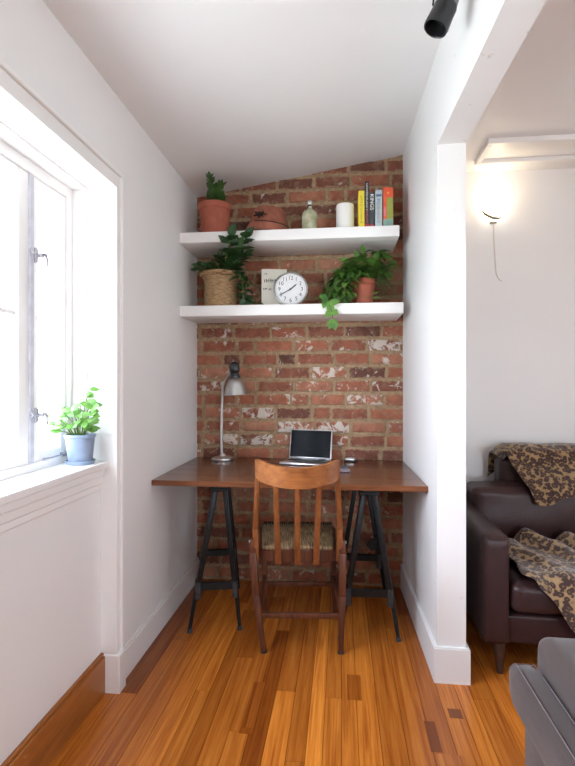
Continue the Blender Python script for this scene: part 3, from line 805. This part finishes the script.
# card and clock
cdp = thing('printed_card', (-.392, 2.725, Z2), 'cream card with dark print leaning behind the round clock', 'card', R(10))
LM = Matrix.Rotation(R(-5), 4, 'X')
b = MB(); b.box(-.06, .085, 0, .006, .0, .228, .001); rg = random.Random(9)
for z0, h, x0, x1, wd in ((.196,.008,-.043,-.030,.004), (.150,.024,-.044,.04,.008), (.108,.014,-.050,-.032,.005), (.105,.014,-.018,-.004,.005), (.012,.004,-.045,-.01,.003)):
    xx = x0
    while xx < x1:
        ww = rg.uniform(.6,1.1)*wd; hh = h*rg.uniform(.7,1); b.box(xx, xx+ww*.6, -.0008, .001, z0, z0+hh, mi=1)
        if rg.random() > .4: b.box(xx, xx+ww*1.3, -.0008, .001, z0+hh*.45, z0+hh*.45+.003, mi=1)
        xx += ww*1.5
b.xform(LM); b.build('board', [PAPER, INK], cdp, 0)

ck = thing('round_clock', (-.281, 2.665, Z2), 'round white clock with steel rim and black hands on lower shelf', 'clock', R(5))
CM = Matrix.Translation((0, 0, .0955)) @ Matrix.Rotation(R(-4), 4, 'X') @ Matrix.Rotation(R(90), 4, 'X')   # local z of the dial looks at -y
b = MB(); b.lathe([(0,-.040), (.080,-.040), (.090,-.034), (.094,-.02), (.0955,.0), (.0945,.010), (.089,.013), (.086,.010), (.085,.0), (.085,-.004), (0,-.004)], 56); b.xform(CM); b.build('case', STEEL, ck)
b = MB(); b.lathe([(0,0), (.0855,0), (.0855,-.003), (0,-.003)], 48); b.xform(CM); dl = b.build('dial', CLOCKF, ck)
b = MB()
for h in range(1, 13):
    a = R(90-30*h); b.text(str(h), .030, CM @ Matrix.Translation((.062*math.cos(a), .062*math.sin(a), .0008)))
for k in range(60):
    a = R(6*k); L = .006 if k % 5 == 0 else .003
    p, q = CM @ Vector((.080*math.cos(a), .080*math.sin(a), .0006)), CM @ Vector(((.080-L)*math.cos(a), (.080-L)*math.sin(a), .0006))
    b.bar(p, q, .0012, .0006, up=(0,-1,0))
b.build('numerals', INK, dl, 0)
def hand(ang, L, w, z):
    b = MB(); a = R(90-ang); d = Vector((math.cos(a), math.sin(a), 0)); n_ = Vector((-d.y, d.x, 0))
    p = [-d*.014 - n_*w*.6, -d*.014 + n_*w*.6, d*L*.75 + n_*w, d*L, d*L*.75 - n_*w]
    vs = [b.bm.verts.new(CM @ (q + Vector((0,0,z)))) for q in p]; v2 = [b.bm.verts.new(CM @ (q + Vector((0,0,z+.0012)))) for q in p]
    b.bm.faces.new(vs[::-1]); b.bm.faces.new(v2)
    for i in range(5): b.bm.faces.new((vs[i], vs[(i+1)%5], v2[(i+1)%5], v2[i]))
    bmesh.ops.recalc_face_normals(b.bm, faces=b.bm.faces[:]); return b
hand(240, .068, .0026, .003).build('minute_hand', INK, ck, 0); hand(50, .045, .0034, .0015).build('hour_hand', INK, ck, 0)
b = MB(); b.lathe([(0,.001), (.005,.001), (.005,.006), (0,.007)], 16); b.xform(CM); b.build('hub', BLACKP, ck)
b = MB(); b.lathe([(0,.0105), (.05,.0095), (.086,.0085)], 40); b.xform(CM); b.build('clock_glass', LENS, ck)

# trailing plant, lower shelf
iv = thing('trailing_plant', (.120, 2.70, Z2), 'bushy trailing plant in terracotta pot at right end of lower shelf', 'plant')
b = MB(); pot(b, .062, .046, .146, .030); b.build('pot', TERRA, iv)
b = MB(); b.lathe([(0,.128), (.052,.128)], 20); b.build('soil', SOIL, iv)
rnd = random.Random(21); fo = MB(); stl = []
stl += [[(0,0,.12), (-.02,-.02,.20), (-.035,-.04,.25)], [(.0,.0,.12), (.0,-.02,.22), (-.005,-.03,.28)], [(.02,.0,.12), (.05,-.01,.22), (.07,-.02,.28), (.10,-.03,.27)],
 [(.01,.02,.12), (.04,.02,.23), (.08,.02,.27)], [(-.02,0,.12), (-.07,-.03,.21), (-.11,-.05,.20), (-.13,-.06,.14)], [(-.02,.02,.12), (-.08,.0,.22), (-.14,-.02,.19), (-.17,-.03,.11)],
 [(-.03,0,.12), (-.09,-.05,.18), (-.13,-.075,.12), (-.145,-.08,.05)], [(-.03,-.02,.12), (-.07,-.07,.17), (-.10,-.09,.10), (-.11,-.09,.03)], [(-.02,-.02,.12), (-.05,-.06,.19), (-.075,-.075,.13), (-.08,-.08,.06)],
 [(-.03,.03,.12), (-.10,.03,.20), (-.16,.02,.15), (-.185,.02,.06)], [(.03,0,.12), (.07,-.02,.20), (.11,-.04,.17)], [(.0,-.03,.12), (.005,-.06,.17), (-.02,-.07,.16)], [(-.02,.0,.12), (-.05,-.02,.23), (-.085,-.04,.24)], [(.02,-.01,.12), (.04,-.04,.20), (.055,-.05,.24)], [(-.02,.0,.12), (-.03,-.05,.20), (-.06,-.08,.17)], [(-.03,0,.12), (-.11,-.03,.17), (-.155,-.05,.10), (-.165,-.06,.03)], [(.04,.02,.12), (.09,.02,.20), (.125,.0,.22)], [(-.03,0,.12), (-.13,.0,.17), (-.195,-.01,.09), (-.21,-.02,.03)], [(-.03,.02,.12), (-.12,.03,.20), (-.18,.03,.13), (-.2,.03,.05)]]
for pts in stl:
    b = MB(); b.tube(pts, [.003]*(len(pts)-1)+[.0018], 6); b.build('stem', STEM, iv)
    sprig(fo, None, pts, 14, .064, .042, rnd, .45, .9)
keep_clear(fo, iv)
fo.build('foliage', LEAF_M, iv)
# the runner hanging over the shelf edge
run = [(-.03,-.03,.12), (-.13,-.085,.13), (-.185,-.10,.06), (-.195,-.115,.022), (-.190,-.128,-.005), (-.172,-.135,-.045), (-.168,-.136,-.085)]
b = MB(); b.tube(run, .0026, 7); b.build('stem', STEM, iv)
b = MB()
for p, d, L in ((run[3],(-.5,-.4,.15),.058), (run[3],(-.4,-.5,-.8),.062), (run[4],(.9,-.3,.22),.062), (run[4],(.35,-.25,-.9),.062), (run[5],(-.5,-.3,-.45),.05), (run[6],(.25,-.1,-1),.062), (run[6],(-.35,-.15,-.9),.058), (run[5],(.6,-.3,-.3),.04)):
    b.leaf(p, d, (0,-1,.35), L, .042, .12, .15, 6)
for p, d, L in (((.03,-.07,.03),(-.3,-.4,.1),.05), ((.04,-.07,.03),(.9,-.3,.15),.045), ((.03,-.07,.04),(.4,-.5,.6),.04), ((.045,-.06,.05),(.9,-.2,.6),.04)):
    b.leaf(p, d, (0,-.6,1), L, .024, .2, .2, 6)
tag(b.build('bright_leaves', LEAF_B, iv), 'bright young leaves hanging over the shelf edge')
b = MB(); rnd = random.Random(33)
for i in range(46):
    a = rnd.uniform(-1.0, .9); L = rnd.uniform(.10, .19); p0 = Vector((.04, 0, .14))
    tip = p0 + Vector((rnd.uniform(.05,.155), -.04+.05*a, rnd.uniform(-.12,.10)))
    mid = p0.lerp(tip, .5) + Vector((0,0,.045)); b.tube([p0, mid, tip], [.0016,.0013,.0006], 4)
    if i % 3 == 0: b.leaf(mid, (tip-mid), (0,-1,.5), .035, .010, .2, .2, 4)
b.build('wispy_fronds', GRASSY, iv)

# plant on the window sill
sp = thing('sill_plant', (-.966, 1.712, .90), 'bright green plant in blue grey pot on the window sill', 'plant')
b = MB(); b.lathe([(0,.006), (.040,.006), (.042,.012), (.0515,.098), (.055,.100), (.055,.110), (.051,.111), (.050,.10), (0,.098)], 36); b.build('pot', CERAM, sp)
b = MB(); b.lathe([(0,0), (.047,0), (.054,.014), (.050,.014), (.044,.006), (0,.006)], 36); b.build('saucer', CERAM, sp)
b = MB(); b.lathe([(0,.1), (.05,.1)], 20); b.build('soil', SOIL, sp)
rnd = random.Random(14); fo = MB()
tips = [(.03,.01,.275), (-.02,-.02,.20), (.05,.0,.215), (-.05,-.03,.19), (-.11,-.04,.185), (-.08,-.05,.13), (.0,.0,.235), (.06,-.03,.17), (.02,-.04,.18), (-.03,.02,.22), (.045,.02,.245), (.0,-.05,.15), (.055,-.02,.135), (-.055,-.045,.15), (-.01,-.045,.21), (-.095,-.02,.155), (.07,-.01,.19), (.065,.0,.225), (-.065,.0,.21), (.04,-.045,.155)]
for tx, ty, tz in tips:
    pts = [(tx*.2, ty*.2, .095), (tx*.5, ty*.5, .10+(tz-.10)*.65), (tx*.97, ty*.97, tz)]
    b = MB(); b.tube(pts, [.0022,.0018,.001], 6); b.build('stem', STEM, sp)
    out = Vector((tx, ty, 0)).normalized()
    for k in range(4):
        a = rnd.uniform(0, 2*PI); d = Vector((math.cos(a), math.sin(a), rnd.uniform(-.3,.4))) + out*.5
        p = Vector(pts[2]).lerp(Vector(pts[1]), k*.22)
        fo.leaf(p, d, (rnd.uniform(-.5,.5),-1,.7), rnd.uniform(.028,.042), rnd.uniform(.022,.031), .25, .15, 5)
fo.build('foliage', LEAF_B, sp)

# ------------------------------------------------------------------ brown sofa with throws
sf = thing('leather_sofa', (.573, 2.07, 0), 'dark brown leather sofa against the far white wall', 'sofa')
def P(b, name, mat=LEATHER, lab=None):
    b.xform(Matrix.Translation((-.573, -2.07, 0))); o = b.build(name, mat, sf, 60)
    if lab: tag(o, lab)
    return o
b = MB(); b.soft(.573, .684, 2.07, 2.80, .128, .574, .022, (.004,.004,.006), 14); arm = P(b, 'arm')
b = MB(); b.tube([(.590,2.073,.14), (.590,2.073,.54), (.604,2.073,.557), (.655,2.073,.557), (.668,2.073,.54), (.668,2.073,.14)], .0025, 6); o = P(b, 'piping'); o.parent = arm
b = MB(); b.soft(2.36, 2.47, 2.07, 2.80, .128, .574, .022, (.004,.004,.006), 10); P(b, 'arm')
b = MB(); b.soft(.675, 2.37, 2.085, 2.80, .128, .250, .015, (0,.004,0), 12); P(b, 'base')
b = MB(); b.soft(.60, 2.44, 2.74, 2.90, .128, .62, .025, (0,0,0), 12); P(b, 'back_frame')
for x0, x1 in ((.686, 1.522), (1.524, 2.358)):
    b = MB(); b.soft(x0, x1, 2.062, 2.62, .258, .385, .035, (.0,.008,.016), 18, .002, x0); P(b, 'seat_cushion')
for x0, x1 in ((.662, 1.51), (1.52, 2.39)):
    b = MB(); b.soft(x0, x1, 2.575, 2.76, .36, .668, .035, (.0,.018,.012), 20, .006, x0*3); P(b, 'back_cushion')
b = MB(); b.soft(.845, 1.75, 2.70, 2.885, .55, .818, .06, (0,.01,.01), 16, .005, 4); P(b, 'headrest_cushion')
for x, y in ((.650, 2.105), (.640, 2.76), (2.39, 2.105), (2.39, 2.76)):
    b = MB(); b.tube([(x, y, .13), (x, y, 0)], [.024, .013], 14); P(b, 'leg', LEGW)

def drape(nx, ny, f, thick, name, label):
    b = MB(); g = []
    for i in range(nx+1):
        g.append([b.bm.verts.new(f(i/nx, j/ny)) for j in range(ny+1)])
    for i in range(nx):
        for j in range(ny): b.bm.faces.new((g[i][j], g[i+1][j], g[i+1][j+1], g[i][j+1]))
    bmesh.ops.recalc_face_normals(b.bm, faces=b.bm.faces[:])
    bmesh.ops.solidify(b.bm, geom=b.bm.faces[:], thickness=thick)
    return tag(b.build(name, LEO, None, 180), label, 'blanket', 'leopard print throws')
def polyl(pts, t):
    P_ = [Vector(p) for p in pts]; ln = [(q-p).length for p, q in zip(P_, P_[1:])]; s = t*sum(ln)
    for p, q, l in zip(P_, P_[1:], ln):
        if s <= l: return p.lerp(q, s/l)
        s -= l
    return P_[-1]
def up_throw(a, t):
    x = .825 + .80*a
    end = .82 + .012*math.sin(a*14.0) - .07*math.exp(-((a-.55)/.28)**2)
    p = polyl([(2.915,.70), (2.905,.80), (2.875,.846), (2.82,.853), (2.74,.853), (2.69,.83), (2.66,.765), (2.61,.715), (2.560,.668), (2.540,.60), (2.535,.52), (2.530,.44)], min(1, t*end))
    left = max(0, 1-a*3)
    x += left*(.13*max(0, (t-.42)/.58)**1.0)
    n1 = noise.noise((x*7, t*3, 1.3)); n2 = noise.noise((x*18, t*8, 4.1))
    off = .012*n1 + .006*n2
    z = p.y + .012*n1 + .006*n2 - (.05*max(0, .08-a)/.08 if t < .5 else 0)
    return Vector((x, p.x - .020 - abs(off), z + .016))
drape(48, 64, up_throw, .006, 'throw_blanket', 'leopard print throw draped over the top of the sofa back')
def low_throw(a, t):
    q = polyl([(2.50,.415), (2.40,.418), (2.20,.418), (2.09,.41), (2.045,.385), (2.032,.33), (2.022,.24), (2.015,.12)], t*(.93 + .07*math.sin(a*7)))
    left = .712 + .05*t + (.20*max(0, (t-.62)/.38)) + .012*math.sin(t*19)
    x = left + (1.36-left)*a
    n1 = noise.noise((x*9+2, q.x*7, q.y*6)); n2 = noise.noise((x*22, q.x*19, q.y*14+3)); fold = math.sin(x*34 + q.x*16 + 2*n1)
    back = max(0, 1-t*2.2)
    up = (.012*n1 + .007*n2 + .010*fold) + back*min(1, a*4)*(.02 + .03*abs(n1) + .020*fold)
    if t > .68: return Vector((x, q.x - .012 - max(-.006, up), q.y))
    return Vector((x, q.x, q.y + .012 + max(-.006, up)))
drape(56, 60, low_throw, .005, 'throw_blanket', 'crumpled leopard print throw spilling off the sofa seat')

# ------------------------------------------------------------------ taupe sofa in the foreground
ts = thing('corduroy_sofa', (.43, 1.29, 0), 'taupe corduroy sofa in the foreground corner with its back to nook', 'sofa')
ts.location.x -= .02
def Q(b, name, mat=VELVET, par=None):
    b.xform(Matrix.Translation((-.43, -1.29, 0))); return b.build(name, mat, par or ts, 60)
YF = -.5
b = MB(); b.soft(.462, .55, YF, 1.262, .05, .46, .02, (.003,.003,0), 12); Q(b, 'back_panel')
b = MB(); b.soft(.428, .512, YF-.02, 1.288, .405, .502, .032, (.003,.004,.004), 22); roll = Q(b, 'back_roll')
b = MB()
for xx in (.448, .492):
    b.tube([(xx, YF, .5045), (xx, 1.262, .5045), (xx, 1.284, .49), (xx, 1.2905, .47)], .0012, 5)
b.tube([(.437, 1.28, .482), (.452, 1.284, .492), (.488, 1.284, .492), (.502, 1.28, .482)], .0012, 5)
Q(b, 'seam', SEAM, roll)
b = MB(); b.soft(.55, 1.26, YF, 1.262, .05, .26, .02, (0,0,0), 12); Q(b, 'base')
for y0, y1 in ((.42, 1.262), (-.48, .41)):
    b = MB(); b.soft(.52, 1.26, y0, y1, .265, .40, .035, (0,.0,.012), 14); Q(b, 'seat_cushion')
    b = MB(); b.soft(.508, .70, y0, y1+.06 if y1 > 1 else y1, .34, .562, .04, (.008,.01,.01), 16, .002, y0); Q(b, 'back_cushion')
for x, y in ((.50, 1.22), (1.2, 1.22), (.50, -.44), (1.2, -.44)):
    b = MB(); b.tube([(x, y, .055), (x, y, 0)], [.022, .018], 12); Q(b, 'leg', LEGW)

# ------------------------------------------------------------------ wall light and ceiling spot
wl = thing('wall_light', (.873, 2.95, 2.147), 'lit half bowl wall light with hanging cord on side room wall', 'lamp')
def glow():
    m, nt, b = nodes('glowing_glass'); b.inputs['Base Color'].default_value = (.9,.88,.82,1)
    n_ = noise_(nt, coords(nt), 6, 2); r = ramp(nt, [(.3, (1,.86,.66)), (.7, (1,.90,.74))]); nt.links.new(n_, r.inputs['Fac'])
    nt.links.new(r.outputs['Color'], b.inputs['Emission Color']); b.inputs['Emission Strength'].default_value = 3.0
    return m
b = MB(); prof = [(.006,-.012), (.03,-.008), (.055,.012), (.070,.040), (.074,.062)]
rings = []
for r_, z in prof: rings.append([b.bm.verts.new((r_*math.cos(a), -r_*1.15*math.sin(a)-.004, z)) for a in [PI*i/20 for i in range(21)]])
for p, q in zip(rings, rings[1:]):
    for i in range(20): b.bm.faces.new((p[i], p[i+1], q[i+1], q[i]))
bmesh.ops.recalc_face_normals(b.bm, faces=b.bm.faces[:]); bmesh.ops.solidify(b.bm, geom=b.bm.faces[:], thickness=.003)
b.build('lamp_shade', glow(), wl, 60)
b = MB(); b.lathe([(0,.012), (.012,.018), (.026,.045), (.030,.066), (.022,.088), (0,.098)], 20, (0,-.045,0)); b.build('bulb', glow(), wl)
b = MB(); b.box(-.02, .02, -.012, 0, -.02, .03, .004, 2); b.tube([(-.072,-.03,.050), (-.058,-.055,.018), (-.026,-.072,-.008), (.004,-.075,-.014), (.028,-.066,-.008)], [.003,.007,.008,.007,.004], 8); b.build('bracket', simple('bronze', (.20,.17,.10), .5, .5), wl)
b = MB(); b.tube([(.002,-.006,-.03), (.006,-.005,-.12), (.012,-.004,-.22), (.018,-.004,-.31), (.03,-.004,-.34), (.05,-.004,-.355)], .0028, 6); b.build('cord', CORDM, wl)

sl = thing('track_spotlight', (.311, 1.543, ZC(.31)), 'black spotlight hanging from the ceiling beside the header beam', 'lamp')
dz = 2.345 - ZC(.31)
b = MB(); b.box(-.018, .018, -.65, .12, -.022, .002, .002); b.build('track', BLACKP, sl, 0)
ax = Vector((-.42, .0, -.90)).normalized(); c0 = Vector((0, 0, dz))
rot = Vector((0,0,1)).rotation_difference(-ax).to_matrix().to_4x4()
M = Matrix.Translation(c0) @ rot
b = MB(); b.lathe([(.034,-.058), (.037,-.060), (.0385,-.050), (.036,-.01), (.036,.012), (.033,.02), (.030,.02), (.030,-.03), (.034,-.058)], 36); b.lathe([(0,-.02), (.031,-.02)], 24); b.xform(M); b.build('lamp_shade', BLACKP, sl)
b = MB(); b.lathe([(.034,.018), (.033,.022), (.027,.055), (.020,.062), (0,.062)], 32); b.xform(M); tag(b.build('collar', simple('grey_metal', (.30,.33,.31), .35, .6), sl), 'grey metal collar')
b = MB(); b.tube([M @ Vector((0,0,.06)), M @ Vector((.004,0,.085)), Vector((.045, 0, dz+.14)), Vector((.0,0,-.018))], [.016,.014,.010,.010], 12); b.build('stem', BLACKP, sl)
b = MB(); b.tube([M @ Vector((-.036,-.012,-.005)), M @ Vector((-.048,-.016,.03)), M @ Vector((-.040,-.014,.066)), M @ Vector((-.012,0,.07))], .003, 6); b.build('yoke', BLACK, sl)
b = MB(); b.xform(Matrix.Identity(4)); b.box(-.050, -.024, -.02, .0, dz+.058, dz+.078, .003); b.build('adjusting_knob', BRASS, sl)

# ------------------------------------------------------------------ daylight and lamps
w = bpy.data.worlds.new('sky'); sc.world = w; w.use_nodes = True; nt = w.node_tree
bg = nt.nodes['Background']
tc = nt.nodes.new('ShaderNodeTexCoord'); sp_ = nt.nodes.new('ShaderNodeSeparateXYZ'); nt.links.new(tc.outputs['Generated'], sp_.inputs[0])
rp = ramp(nt, [(.0, (.48,.52,.52)), (.47, (.74,.81,.84)), (.53, (.88,.95,1.05)), (1.0, (.83,.93,1.10))])
mp = math_(nt, 'ADD', math_(nt, 'MULTIPLY', sp_.outputs[2], .5), .5); nt.links.new(mp, rp.inputs['Fac'])
nt.links.new(rp.outputs['Color'], bg.inputs['Color']); bg.inputs['Strength'].default_value = 15
def portal(name, loc, rot, sx, sy):
    l = bpy.data.lights.new(name, 'AREA'); l.shape = 'RECTANGLE'; l.size = sx; l.size_y = sy; l.cycles.is_portal = True
    o = bpy.data.objects.new(name, l); COL.objects.link(o); o.location = loc; o.rotation_euler = rot
portal('window_portal', (XW-.08, (NY0+NY1)/2, 1.43), (0, R(-90), 0), 1.06, NY1-NY0)
portal('rear_portal', (1.675, ROOMY-.05, 1.325), (R(90), 0, 0), .95, 1.05)
portal('side_portal', (3.25, -.05, 1.425), (0, R(90), 0), .65, .5)
l = bpy.data.lights.new('wall_light_bulb', 'POINT'); l.energy = .5; l.color = (1, .78, .52); l.shadow_soft_size = .03
o = bpy.data.objects.new('wall_light_bulb', l); COL.objects.link(o); o.location = (.873, 2.86, 2.29)

# ------------------------------------------------------------------ camera
cam = bpy.data.cameras.new('camera'); co = bpy.data.objects.new('camera', cam); COL.objects.link(co)
co.location = (0, 0, CAM_Z); co.rotation_euler = (R(90), 0, math.atan(54.5/487))
cam.sensor_fit = 'VERTICAL'; cam.sensor_height = 36; cam.lens = 487/766*36; cam.clip_start = .02
sc.camera = co
sc.view_settings.view_transform = 'Standard'; sc.view_settings.look = 'None'; sc.view_settings.gamma = 1
sc.view_settings.use_curve_mapping = False; sc.view_settings.exposure = 0.75
cy = sc.cycles
cy.use_denoising = True; cy.max_bounces = 12; cy.diffuse_bounces = 8; cy.transparent_max_bounces = 12; cy.sample_clamp_indirect = 8
